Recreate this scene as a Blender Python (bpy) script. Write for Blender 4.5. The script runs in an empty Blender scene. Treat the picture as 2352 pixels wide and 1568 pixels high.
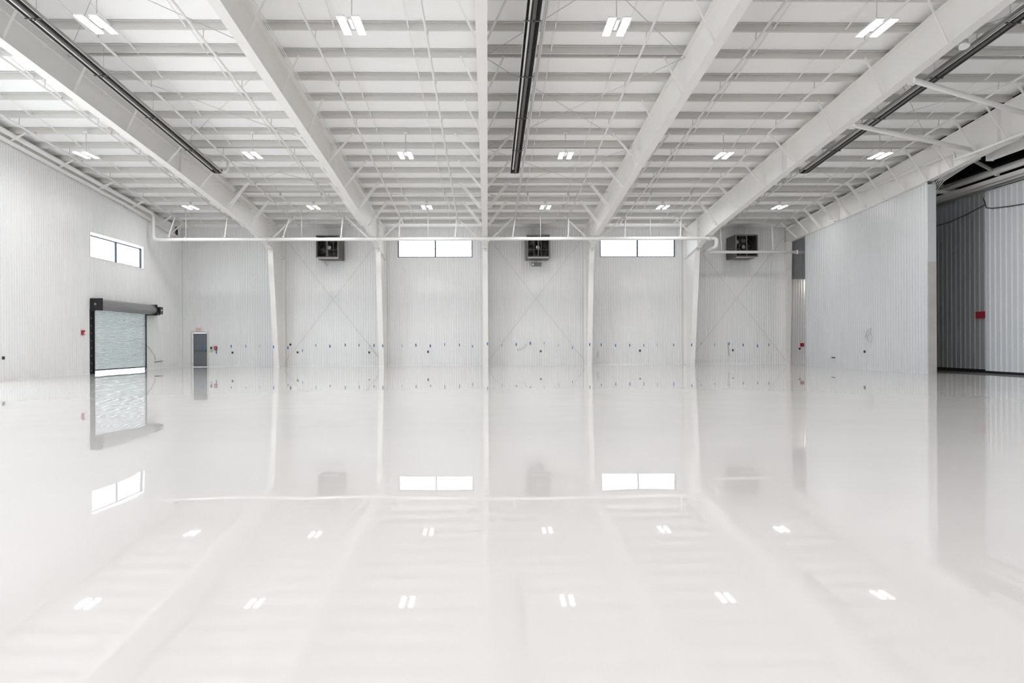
import bpy, math, random
from mathutils import Vector, Matrix

random.seed(7)
scene = bpy.context.scene
COL = scene.collection
R = math.radians

# ------------------------------------------------------------------ camera
HC = 1.365                     # eye height
yaw = math.atan(30 / 1568)
roll = 0.0045
fwd = Vector((math.sin(yaw), math.cos(yaw), 0))
rt0 = Vector((math.cos(yaw), -math.sin(yaw), 0))
up0 = Vector((0, 0, 1))
rt = rt0 * math.cos(roll) - up0 * math.sin(roll)
up = up0 * math.cos(roll) + rt0 * math.sin(roll)
cd = bpy.data.cameras.new('camera')
cam = bpy.data.objects.new('camera', cd)
COL.objects.link(cam)
m = Matrix((rt, up, -fwd)).transposed().to_4x4()
m.translation = Vector((0, 0, HC))
cam.matrix_world = m
cd.sensor_width = 36.0
cd.lens = 24.0
cd.shift_x = 26 / 2352
cd.shift_y = 4.87 / 2352
cd.clip_start = 0.1
cd.clip_end = 500
scene.camera = cam

# ------------------------------------------------------------------ world, exposure
world = bpy.data.worlds.new('sky')
scene.world = world
world.use_nodes = True
bg = world.node_tree.nodes['Background']
bg.inputs['Color'].default_value = (0.86, 0.93, 1.0, 1)
bg.inputs['Strength'].default_value = 4.2
scene.view_settings.view_transform = 'Standard'
scene.view_settings.look = 'None'
scene.view_settings.gamma = 1
scene.view_settings.use_curve_mapping = False
scene.view_settings.exposure = 0.28
scene.cycles.max_bounces = 14
scene.cycles.diffuse_bounces = 10
scene.cycles.glossy_bounces = 5
scene.cycles.transmission_bounces = 6
scene.cycles.transparent_max_bounces = 8
scene.cycles.caustics_reflective = False
scene.cycles.caustics_refractive = False
scene.cycles.sample_clamp_indirect = 4
LAMP_W = 73.0
sd_ = bpy.data.lights.new('sun', 'SUN')
sd_.energy = 11
sd_.angle = R(1.0)
sd_.color = (1.0, 0.97, 0.93)
sun = bpy.data.objects.new('sun', sd_)
COL.objects.link(sun)
sun.rotation_euler = (0, R(40), 0)

# ------------------------------------------------------------------ materials
def mat(name, col, rough=0.5, metal=0.0, spec=0.5, noise=None, bump=None):
    """noise=(scale, amount) varies the colour a little; bump=(scale vec, height)"""
    mt = bpy.data.materials.new(name)
    mt.use_nodes = True
    nt = mt.node_tree
    b = nt.nodes['Principled BSDF']
    b.inputs['Base Color'].default_value = (*col, 1)
    b.inputs['Roughness'].default_value = rough
    b.inputs['Metallic'].default_value = metal
    b.inputs['Specular IOR Level'].default_value = spec
    tc = nt.nodes.new('ShaderNodeTexCoord')
    if noise:
        n = nt.nodes.new('ShaderNodeTexNoise')
        n.inputs['Scale'].default_value = noise[0]
        n.inputs['Detail'].default_value = 3
        nt.links.new(tc.outputs['Object'], n.inputs['Vector'])
        rmp = nt.nodes.new('ShaderNodeValToRGB')
        a = noise[1]
        rmp.color_ramp.elements[0].position = 0.3
        rmp.color_ramp.elements[1].position = 0.7
        rmp.color_ramp.elements[0].color = (*[c * (1 - a) for c in col], 1)
        rmp.color_ramp.elements[1].color = (*[min(1, c * (1 + a)) for c in col], 1)
        nt.links.new(n.outputs['Fac'], rmp.inputs['Fac'])
        nt.links.new(rmp.outputs['Color'], b.inputs['Base Color'])
    if bump:
        mp = nt.nodes.new('ShaderNodeMapping')
        mp.inputs['Scale'].default_value = bump[0]
        nt.links.new(tc.outputs['Object'], mp.inputs['Vector'])
        n2 = nt.nodes.new('ShaderNodeTexNoise')
        n2.inputs['Scale'].default_value = 1.0
        n2.inputs['Detail'].default_value = bump[2] if len(bump) > 2 else 2
        nt.links.new(mp.outputs['Vector'], n2.inputs['Vector'])
        mul = nt.nodes.new('ShaderNodeMath')
        mul.operation = 'MULTIPLY'
        mul.inputs[1].default_value = bump[1]
        nt.links.new(n2.outputs['Fac'], mul.inputs[0])
        bp = nt.nodes.new('ShaderNodeBump')
        bp.inputs['Strength'].default_value = 1.0
        bp.inputs['Distance'].default_value = 1.0
        nt.links.new(mul.outputs[0], bp.inputs['Height'])
        nt.links.new(bp.outputs['Normal'], b.inputs['Normal'])
    return mt

M = {}
M['wall'] = mat('white_liner_panel', (0.78, 0.785, 0.785), 0.33, 0, 0.5, noise=(0.35, 0.012))
M['partition'] = mat('grey_white_liner_panel', (0.55, 0.565, 0.57), 0.35, 0, 0.5, noise=(0.35, 0.012))
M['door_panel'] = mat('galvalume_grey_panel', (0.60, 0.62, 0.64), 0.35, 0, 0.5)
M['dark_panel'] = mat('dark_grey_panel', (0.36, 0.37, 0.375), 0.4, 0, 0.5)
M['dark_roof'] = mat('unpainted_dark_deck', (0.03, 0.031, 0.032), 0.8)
M['ceiling'] = mat('white_insulation_facing', (0.92, 0.92, 0.915), 0.45, 0, 0.35, bump=((1.6, 0.5, 1), 0.02, 3))
M['floor'] = mat('white_epoxy', (0.705, 0.685, 0.672), 0.012, 0, 0.34, noise=(0.22, 0.01))
M['steel'] = mat('painted_frame_steel', (0.81, 0.80, 0.78), 0.42, noise=(0.8, 0.02))
M['purlin'] = mat('painted_purlin_steel', (0.61, 0.60, 0.58), 0.5, noise=(0.6, 0.03))
M['pipe'] = mat('white_painted_pipe', (0.74, 0.735, 0.72), 0.5)
M['wire'] = mat('galvanised_wire', (0.55, 0.54, 0.53), 0.4, 0.2)
M['heater'] = mat('dark_heater_steel', (0.10, 0.096, 0.092), 0.42, 0.3)
M['heater_outer'] = mat('aluminised_reflector', (0.36, 0.34, 0.32), 0.35, 0.7)
M['heater_lip'] = mat('bright_reflector_lip', (0.75, 0.74, 0.72), 0.3, 0.4)
M['black'] = mat('black_metal', (0.012, 0.012, 0.016), 0.4)
M['navy'] = mat('dark_blue_black_steel', (0.02, 0.025, 0.045), 0.4)
M['hood'] = mat('grey_hood_steel', (0.27, 0.265, 0.27), 0.35, 0.5)
M['slat'] = mat('grey_green_slats', (0.52, 0.565, 0.56), 0.4)
M['leaf'] = mat('grey_door_paint', (0.145, 0.16, 0.175), 0.4)
M['doorframe'] = mat('white_door_frame', (0.62, 0.62, 0.60), 0.4)
M['fanbox'] = mat('dark_fan_housing', (0.115, 0.108, 0.10), 0.45, 0.4)
M['fandark'] = mat('fan_interior', (0.02, 0.018, 0.018), 0.6)
M['blade'] = mat('galvanised_blade', (0.30, 0.29, 0.28), 0.3, 0.9)
M['tape'] = mat('blue_tape', (0.02, 0.16, 0.42), 0.6)
M['darkbox'] = mat('dark_outlet', (0.02, 0.02, 0.018), 0.5)
M['red'] = mat('alarm_red', (0.36, 0.015, 0.03), 0.4)
M['whitepl'] = mat('white_plastic', (0.80, 0.80, 0.78), 0.4)
M['greybox'] = mat('grey_plastic', (0.20, 0.22, 0.22), 0.4)
M['green'] = mat('green_button_ring', (0.12, 0.35, 0.22), 0.4)
M['winframe'] = mat('navy_window_frame', (0.02, 0.035, 0.07), 0.35)
M['muntin'] = mat('pale_grid_bar', (0.55, 0.56, 0.57), 0.4)
M['ground'] = mat('pale_concrete', (0.55, 0.54, 0.52), 0.8, noise=(0.5, 0.05))
M['rust'] = mat('primer_stained_panel', (0.46, 0.455, 0.44), 0.5, noise=(1.1, 0.09))
M['lamphouse'] = mat('white_lamp_housing', (0.72, 0.72, 0.74), 0.35)
M['exit'] = mat('white_exit_face', (0.75, 0.74, 0.72), 0.4)

def emis(name, col, s):
    mt = bpy.data.materials.new(name)
    mt.use_nodes = True
    nt = mt.node_tree
    nt.nodes.clear()
    e = nt.nodes.new('ShaderNodeEmission')
    e.inputs['Color'].default_value = (*col, 1)
    e.inputs['Strength'].default_value = s
    o = nt.nodes.new('ShaderNodeOutputMaterial')
    nt.links.new(e.outputs[0], o.inputs[0])
    return mt
M['led'] = emis('led_strip', (0.93, 0.94, 1.0), 30)

g = bpy.data.materials.new('clear_glass')
g.use_nodes = True
nt = g.node_tree
nt.nodes.clear()
tr = nt.nodes.new('ShaderNodeBsdfTransparent')
tr.inputs['Color'].default_value = (0.95, 0.97, 0.98, 1)
gl = nt.nodes.new('ShaderNodeBsdfGlossy')
gl.inputs['Roughness'].default_value = 0.02
mx = nt.nodes.new('ShaderNodeMixShader')
mx.inputs[0].default_value = 0.06
o = nt.nodes.new('ShaderNodeOutputMaterial')
nt.links.new(tr.outputs[0], mx.inputs[1])
nt.links.new(gl.outputs[0], mx.inputs[2])
nt.links.new(mx.outputs[0], o.inputs[0])
M['glass'] = g

# ------------------------------------------------------------------ mesh helper
class MB:
    def __init__(s):
        s.v = []; s.f = []; s.sm = []
    def face(s, pts, smooth=False):
        i = len(s.v)
        s.v += [tuple(p) for p in pts]
        s.f.append(tuple(range(i, i + len(pts)))); s.sm.append(smooth)
        return s
    def hexa(s, p):                      # 8 points: bottom ring 0-3, top ring 4-7
        i = len(s.v)
        s.v += [tuple(q) for q in p]
        for f in ((3, 2, 1, 0), (4, 5, 6, 7), (0, 1, 5, 4), (1, 2, 6, 5), (2, 3, 7, 6), (3, 0, 4, 7)):
            s.f.append(tuple(i + k for k in f)); s.sm.append(False)
        return s
    def box(s, x0, x1, y0, y1, z0, z1):
        return s.hexa([(x0, y0, z0), (x1, y0, z0), (x1, y1, z0), (x0, y1, z0),
                       (x0, y0, z1), (x1, y0, z1), (x1, y1, z1), (x0, y1, z1)])
    def bar(s, a, b, w, h, upv=(0, 0, 1)):   # rectangular bar from a to b
        a = Vector(a); b = Vector(b); d = (b - a).normalized()
        u = Vector(upv)
        sx = d.cross(u)
        if sx.length < 1e-4:
            sx = d.cross(Vector((0, 1, 0)))
        sx.normalize(); su = sx.cross(d)
        sx *= w / 2; su *= h / 2
        return s.hexa([a - sx - su, a + sx - su, a + sx + su, a - sx + su,
                       b - sx - su, b + sx - su, b + sx + su, b - sx + su])
    def tube(s, pts, r, n=10, cap=True):
        pts = [Vector(p) for p in pts]
        rings = []
        prev = None
        for k, p in enumerate(pts):
            if k == 0: d = pts[1] - p
            elif k == len(pts) - 1: d = p - pts[k - 1]
            else: d = (pts[k + 1] - p).normalized() + (p - pts[k - 1]).normalized()
            d.normalize()
            if prev is None:
                a = d.cross(Vector((0, 0, 1)))
                if a.length < 1e-3: a = d.cross(Vector((0, 1, 0)))
            else:
                a = prev - d * prev.dot(d)
            a.normalize(); prev = a
            b = d.cross(a)
            i = len(s.v)
            rr = r[k] if isinstance(r, (list, tuple)) else r
            for j in range(n):
                t = 2 * math.pi * j / n
                s.v.append(tuple(p + (a * math.cos(t) + b * math.sin(t)) * rr))
            rings.append(i)
        for k in range(len(rings) - 1):
            i, q = rings[k], rings[k + 1]
            for j in range(n):
                s.f.append((i + j, i + (j + 1) % n, q + (j + 1) % n, q + j)); s.sm.append(True)
        if cap:
            s.f.append(tuple(rings[0] + j for j in reversed(range(n)))); s.sm.append(False)
            s.f.append(tuple(rings[-1] + j for j in range(n))); s.sm.append(False)
        return s
    def build(s, name, material, parent=None, origin=None):
        """origin: world point the vertices are stored relative to"""
        if origin is None:
            origin = world_loc(parent) if parent else Vector((0, 0, 0))
        origin = Vector(origin)
        me = bpy.data.meshes.new(name)
        me.from_pydata([tuple(Vector(v) - origin) for v in s.v], [], s.f)
        me.polygons.foreach_set('use_smooth', s.sm)
        me.materials.append(material)
        me.update()
        ob = bpy.data.objects.new(name, me)
        COL.objects.link(ob)
        if parent:
            ob.parent = parent
        else:
            ob.location = origin
        return ob

def world_loc(o):
    v = Vector((0, 0, 0))
    while o:
        v += o.location; o = o.parent
    return v

def tag(o, label=None, cat=None, group=None, kind=None):
    if label: o['label'] = label
    if cat: o['category'] = cat
    if group: o['group'] = group
    if kind: o['kind'] = kind
    return o

def thing(name, label, cat, loc, group=None, kind=None):
    o = bpy.data.objects.new(name, None)
    o.empty_display_size = 0.2
    COL.objects.link(o)
    o.location = loc
    return tag(o, label, cat, group, kind)

def dup(root, loc, label=None):
    r = root.copy(); COL.objects.link(r); r.location = loc
    if label: r['label'] = label
    for ch in root.children:
        c = ch.copy(); COL.objects.link(c); c.parent = r
        for gc in ch.children:
            d = gc.copy(); COL.objects.link(d); d.parent = c
    return r

ORD = ['first', 'second', 'third', 'fourth', 'fifth', 'sixth', 'seventh', 'eighth', 'ninth', 'tenth', 'eleventh',
       'twelfth', 'thirteenth', 'fourteenth', 'fifteenth', 'sixteenth', 'seventeenth', 'eighteenth', 'nineteenth', 'twentieth']

# ------------------------------------------------------------------ building dimensions
XL, XP, XR, YB, YF = -19.0, 18.65, 23.5, 42.75, -14.0
def roof(y):
    return 12.175 - y / 12 if y > -2 else 12.175 + 2 / 12 + (y + 2) / 12
FR = [-12.70, -6.41, -0.12, 6.17, 12.46]
PY = [19.52 + 1.524 * k for k in range(-4, 15)]     # purlin rows

# ------------------------------------------------------------------ setting
def corrugated(name, axis, c, u0, u1, zb, top, openings, inward, material, pitch=0.1524, h=0.026, parent=None):
    us = []
    u = u0
    while u < u1 - 1e-6:
        for t, d in ((0, 0), (0.56, 0), (0.68, h), (0.88, h)):
            us.append((u + t * pitch, d))
        u += pitch
    us = [q for q in us if q[0] < u1 - 1e-4] + [(u1, 0)]
    cuts = sorted({e for op in openings for e in op[:2]})
    def off(x):
        for a, b in zip(us, us[1:]):
            if a[0] <= x <= b[0]:
                return a[1] + (b[1] - a[1]) * (x - a[0]) / max(1e-9, b[0] - a[0])
        return 0
    allu = sorted(us + [(x, off(x)) for x in cuts if u0 < x < u1])
    mb = MB()
    def P(u, d, z):
        return (u, c + inward * d, z) if axis == 'y' else (c + inward * d, u, z)
    for (a, da), (b, db) in zip(allu, allu[1:]):
        if b - a < 1e-6: continue
        mid = (a + b) / 2
        spans = [[None, None]]
        zlo = [zb]
        segs = []
        cur = zb
        for op in sorted([q for q in openings if q[0] <= mid <= q[1]], key=lambda q: q[2]):
            if op[2] > cur: segs.append((cur, op[2], False))
            cur = op[3]
        segs.append((cur, None, True))
        for z0, z1, t in segs:
            za, zz = (top(a), top(b)) if t else (z1, z1)
            pts = [P(a, da, z0), P(b, db, z0), P(b, db, zz), P(a, da, za)]
            flip = (axis == 'y' and inward > 0) or (axis == 'x' and inward < 0)
            mb.face(pts[::-1] if flip else pts)
    ob = mb.build(name, material, parent)
    if not parent: tag(ob, kind='structure')
    return ob

W_BACK = [(-5.58, -0.92, 6.77, 7.90), (7.08, 11.81, 6.77, 7.90)]
W_LEFT = (33.03, 38.06, 5.60, 6.80)
DOOR = (-18.32, -17.41, 0.0, 2.10)
COIL = (33.07, 38.20, 0.0, 3.30)

from mathutils import noise as mnoise
def ripple(x, y):            # the epoxy is poured: millimetre waves that only show in the reflections
    p = Vector((x, y, 0))
    return (0.0011 * mnoise.noise(p * 0.55) + 0.00085 * mnoise.noise(p * 1.3 + Vector((7, 3, 1))) + 0.00022 * mnoise.noise(p * 3.1 + Vector((1, 9, 4))))
fx = [XL + (XR - XL) * i / 240 for i in range(241)]
fy = [YF] + [-1 + (YB + 1) * j / 260 for j in range(261)]
me = bpy.data.meshes.new('floor')
me.from_pydata([(x, y, ripple(x, y)) for y in fy for x in fx], [],
               [(j * 241 + i, j * 241 + i + 1, (j + 1) * 241 + i + 1, (j + 1) * 241 + i) for j in range(len(fy) - 1) for i in range(240)])
me.polygons.foreach_set('use_smooth', [True] * len(me.polygons))
me.materials.append(M['floor'])
fl = bpy.data.objects.new('floor', me)
COL.objects.link(fl)
tag(fl, kind='structure')
gr = MB().face([(-140, -120, -0.06), (140, -120, -0.06), (140, 140, -0.06), (-140, 140, -0.06)]).build('ground', M['ground'])
tag(gr, kind='structure')

corrugated('wall_back', 'y', YB, XL, XR, 0, lambda u: roof(YB) + 0.02 if u < 18.8 else 9.45, W_BACK + [DOOR], -1, M['wall'])
BAY = (5.0, 25.4, 0.0, 7.6)      # open hangar doorway on the left, beside the camera, out of the picture
corrugated('wall_left', 'x', XL, YF, YB, 0, lambda u: roof(u) + 0.02, [(*W_LEFT,), (*COIL,), BAY], 1, M['wall'])
corrugated('wall_front', 'y', YF, XL, XR, 0, lambda u: roof(YF) + 0.02, [(-17.0, -6.0, 0.0, 7.2)], 1, M['wall'])

cm = MB()
for ya, yb in ((-14, -2), (-2, 42.9)):
    cm.face([(XL - .1, ya, roof(ya + 1e-6)), (XL - .1, yb, roof(yb)), (18.95, yb, roof(yb)), (18.95, ya, roof(ya + 1e-6))])
tag(cm.build('ceiling', M['ceiling']), kind='structure')
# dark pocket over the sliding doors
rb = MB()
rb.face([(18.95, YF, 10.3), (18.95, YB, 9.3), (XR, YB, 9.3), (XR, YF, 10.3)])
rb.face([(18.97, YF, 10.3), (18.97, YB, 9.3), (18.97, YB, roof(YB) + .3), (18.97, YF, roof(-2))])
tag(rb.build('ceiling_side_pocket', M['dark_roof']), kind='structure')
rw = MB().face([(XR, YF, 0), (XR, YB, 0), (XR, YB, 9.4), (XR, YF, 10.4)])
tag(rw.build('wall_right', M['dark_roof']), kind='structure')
# eave trim on the back wall and corner trims
t1 = MB().box(XL, 18.6, YB - .03, YB - .018, 8.50, 8.57)
tag(t1.build('trim_1', M['wall']), kind='structure')
t2 = MB().box(XL, XL + .09, YB - .09, YB - .02, 0, 8.5).build('trim_2', M['wall'])
tag(t2, kind='structure')
# dark sheet standing in for shade on the upper back wall behind the partition
up_ = corrugated('wall_back_upper_shade', 'y', YB - .03, 18.95, 22.5, 5.35, lambda u: 8.9, [], -1, M['dark_panel'])

# partition wall under the right end frame
R6 = [(10.0, 9.75), (20.0, 8.93), (26.0, 8.42), (29.9, 8.08), (32.7, 7.98), (38.8, 7.68), (42.6, 7.62)]
def interp(prof, y):
    for (a, za), (b, zb) in zip(prof, prof[1:]):
        if y <= b: return za + (zb - za) * (y - a) / (b - a)
    return prof[-1][1]
pt = thing('wall_right_partition', None, None, (18.8, 34, 0), kind='structure')
corrugated('panel_face', 'x', XP, 28.55, 39.6, 0, lambda u: interp(R6, u) - .03, [], -1, M['partition'], parent=pt, pitch=0.2032, h=0.02)
corrugated('rear_face', 'x', 18.95, 28.55, 39.6, 0, lambda u: interp(R6, u) - .03, [], 1, M['partition'], parent=pt)
e = MB()
e.box(18.62, 18.98, 28.50, 28.56, 4.75, 8.02)
e.box(18.62, 18.98, 39.6, 39.66, 0, 7.6)
e.build('end_cap', M['partition'], pt)
e = MB().box(18.62, 18.98, 28.495, 28.56, 0, 4.75)
e.build('end_cap', M['rust'], pt)
tr_ = MB()
for a, b in ((28.6, 36.4), (36.4, 39.6)):
    tr_.hexa([(18.61, a, interp(R6, a) - .09), (18.64, a, interp(R6, a) - .09), (18.64, b, interp(R6, b) - .09), (18.61, b, interp(R6, b) - .09),
              (18.61, a, interp(R6, a) - .03), (18.64, a, interp(R6, a) - .03), (18.64, b, interp(R6, b) - .03), (18.61, b, interp(R6, b) - .03)])
tr_.build('head_trim', M['partition'], pt)

# ------------------------------------------------------------------ windows
def window_back(n, x0, x1, z0, z1):
    w = thing('window_%d' % n, None, None, ((x0 + x1) / 2, YB, z0), kind='structure')
    f = MB()
    d0, d1 = YB + .02, YB + .14
    t = .05
    f.box(x0, x1, d0, d1, z0, z0 + t); f.box(x0, x1, d0, d1, z1 - t, z1)
    f.box(x0, x0 + t + .01, d0, d1, z0 + t, z1 - t); f.box(x1 - t - .01, x1, d0, d1, z0 + t, z1 - t)
    xm = (x0 + x1) / 2
    f.box(xm - .04, xm + .04, d0, d1, z0 + t, z1 - t)
    f.build('window_frame', M['winframe'], w)
    s = MB()
    for a in (z0 - .025, z1):
        s.box(x0 - .03, x1 + .03, YB - .03, YB + .2, a, a + .025)
    s.box(x0 - .03, x0, YB - .03, YB + .2, z0, z1); s.box(x1, x1 + .03, YB - .03, YB + .2, z0, z1)
    s.build('window_casing', M['wall'], w)
    g = MB()
    for side in (0, 1):
        a = x0 + .06 if side == 0 else xm + .04
        b = xm - .04 if side == 0 else x1 - .06
        pm = MB().box(a, b, YB + .07, YB + .078, z0 + t, z1 - t)
        p = pm.build('pane', M['glass'], w)
        mb = MB()
        mb.box(a, b, YB + .085, YB + .10, (z0 + z1) / 2 - .012, (z0 + z1) / 2 + .012)
        for k in range(1, 8):
            x = a + (b - a) * k / 8
            mb.box(x - .008, x + .008, YB + .085, YB + .10, z0 + t, z1 - t)
        mb.build('grid_bars', M['muntin'], p)
for n, (a, b, c, d) in enumerate(W_BACK): window_back(n + 2, a, b, c, d)

w = thing('window_1', None, None, (XL, 35.5, 5.6), kind='structure')
y0, y1, z0, z1 = W_LEFT
f = MB(); t = .045
xa, xb = XL - .18, XL - .10
f.box(xa, xb, y0, y1, z0, z0 + t); f.box(xa, xb, y0, y1, z1 - .16, z1 - .11)
f.box(xa, xb, y0, y0 + t, z0 + t, z1 - .11); f.box(xa, xb, y1 - t, y1, z0 + t, z1 - .11)
ym = (y0 + y1) / 2
f.box(xa, xb, ym - .035, ym + .035, z0 + t, z1 - .16)
f.build('window_frame', M['winframe'], w)
s = MB()
s.box(XL - .24, XL + .03, y0 - .03, y1 + .03, z0 - .03, z0); s.box(XL - .24, XL + .03, y0 - .03, y1 + .03, z1, z1 + .03)
s.box(XL - .24, XL + .03, y0 - .03, y0, z0, z1); s.box(XL - .24, XL + .03, y1, y1 + .03, z0, z1)
s.build('window_casing', M['wall'], w)
for a, b in ((y0 + t, ym - .035), (ym + .035, y1 - t)):
    MB().box(XL - .145, XL - .137, a, b, z0 + t, z1 - .16).build('pane', M['glass'], w)

# ------------------------------------------------------------------ exit door
d = thing('door_1', None, None, (-17.86, YB, 0), kind='structure')
f = MB()
f.box(-18.42, -18.32, YB - .05, YB + .12, 0, 2.2); f.box(-17.41, -17.31, YB - .05, YB + .12, 0, 2.2)
f.box(-18.32, -17.41, YB - .05, YB + .12, 2.10, 2.2)
f.build('door_frame', M['doorframe'], d)
MB().box(-18.30, -17.43, YB + .05, YB + .095, 0.012, 2.09).build('door_leaf', M['leaf'], d)
MB().box(-18.32, -17.41, YB - .01, YB + .5, -.06, .004).build('threshold', M['leaf'], d)
hb = MB().box(-18.24, -17.5, YB + .0, YB + .03, 0.98, 1.03)
hb.box(-18.24, -18.2, YB + .0, YB + .05, 0.97, 1.04); hb.box(-17.54, -17.5, YB + .0, YB + .05, .97, 1.04)
hb.build('push_bar', M['leaf'], d)

# ------------------------------------------------------------------ coiling door
d = thing('door_2', None, None, (XL, 35.6, 0), kind='structure')
cy0, cy1 = COIL[0], COIL[1]
mb = MB()
z = 0.18
X0 = XL + .06
while z < 3.25:                          # interlocking curved slats
    prof = [(0, 0), (.022, .008), (.034, .028), (.026, .048), (.006, .058), (-.012, .063), (-.012, .070)]
    for (a, za), (b, zb) in zip(prof, prof[1:]):
        mb.face([(X0 + a, cy0 + .1, z + za), (X0 + a, cy1 - .06, z + za), (X0 + b, cy1 - .06, z + zb), (X0 + b, cy0 + .1, z + zb)], True)
    z += .07
mb.build('curtain', M['slat'], d)
MB().box(X0 - .02, X0 + .04, cy0 + .1, cy1 - .06, .14, .185).build('bottom_bar', M['navy'], d)
MB().box(XL - 1.2, XL + .01, cy0 - .2, cy1 + .2, -.06, .0).build('door_sill', M['ground'], d)
gl_ = MB().box(XL + .02, XL + .05, cy0 - .12, cy0 + .10, 0, 3.1).box(XL + .05, XL + .14, cy0 + .06, cy0 + .10, 0, 3.1)
gd = gl_.build('guide_rail', M['black'], d)
for k in range(9): MB().tube([(XL + .05, cy0 - .05, .15 + .36 * k), (XL + .066, cy0 - .05, .15 + .36 * k)], .018, 8).build('bolt', M['whitepl'], gd)
MB().box(XL + .02, XL + .05, cy1 - .06, cy1 + .08, 0, 3.1).box(XL + .05, XL + .14, cy1 - .08, cy1 - .04, 0, 3.1).build('guide_rail', M['navy'], d)
hd = MB()
n = 14; hy0, hy1 = 33.02, 38.42
cx, cz, rad = XL + .30, 3.33, .27
prof = [(XL + .02, 3.60)] + [(cx + rad * math.cos(R(90 - 18 * k)), cz + rad * math.sin(R(90 - 18 * k))) for k in range(0, 11)] + [(XL + .14, 3.06)]
for k in range(len(prof) - 1):
    (a, za), (b, zb) = prof[k], prof[k + 1]
    hd.face([(a, hy0, za), (b, hy0, zb), (b, hy1, zb), (a, hy1, za)], True)
hd.build('hood', M['hood'], d)
MB().box(XL + .02, XL + .62, hy0 - .04, hy0 - .02, 3.03, 3.62).build('bracket_plate', M['black'], d)
MB().tube([(XL + .30, hy0 - .12, 3.34), (XL + .30, hy0 - .03, 3.34)], .05, 12).build('shaft_end', M['hood'], d)
MB().box(XL + .02, XL + .60, hy1, hy1 + .02, 3.03, 3.62).box(XL + .02, XL + .5, cy1, hy1, 3.02, 3.05).build('bracket_plate', M['black'], d)
mo = MB().box(XL + .06, XL + .52, hy1 + .50, hy1 + .82, 3.12, 3.52)
mo = mo.build('motor_box', M['navy'], d)
mo2 = MB().tube([(XL + .3, hy1 + .05, 3.42), (XL + .3, hy1 + .52, 3.42)], .15, 14).tube([(XL + .34, hy1 + .1, 3.16), (XL + .34, hy1 + .7, 3.16)], .11, 14)
mo2.build('motor', M['black'], d)
MB().tube([(XL + .36, hy1 + .08, 3.24), (XL + .36, hy1 + .12, 3.24)], .10, 14).tube([(XL + .44, hy1 + .14, 3.04), (XL + .44, hy1 + .18, 3.04)], .08, 14).build('gear_wheel', M['whitepl'], d)
MB().box(XL + .50, XL + .525, hy1 + .60, hy1 + .72, 3.30, 3.38).build('motor_label', M['whitepl'], mo)

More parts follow.
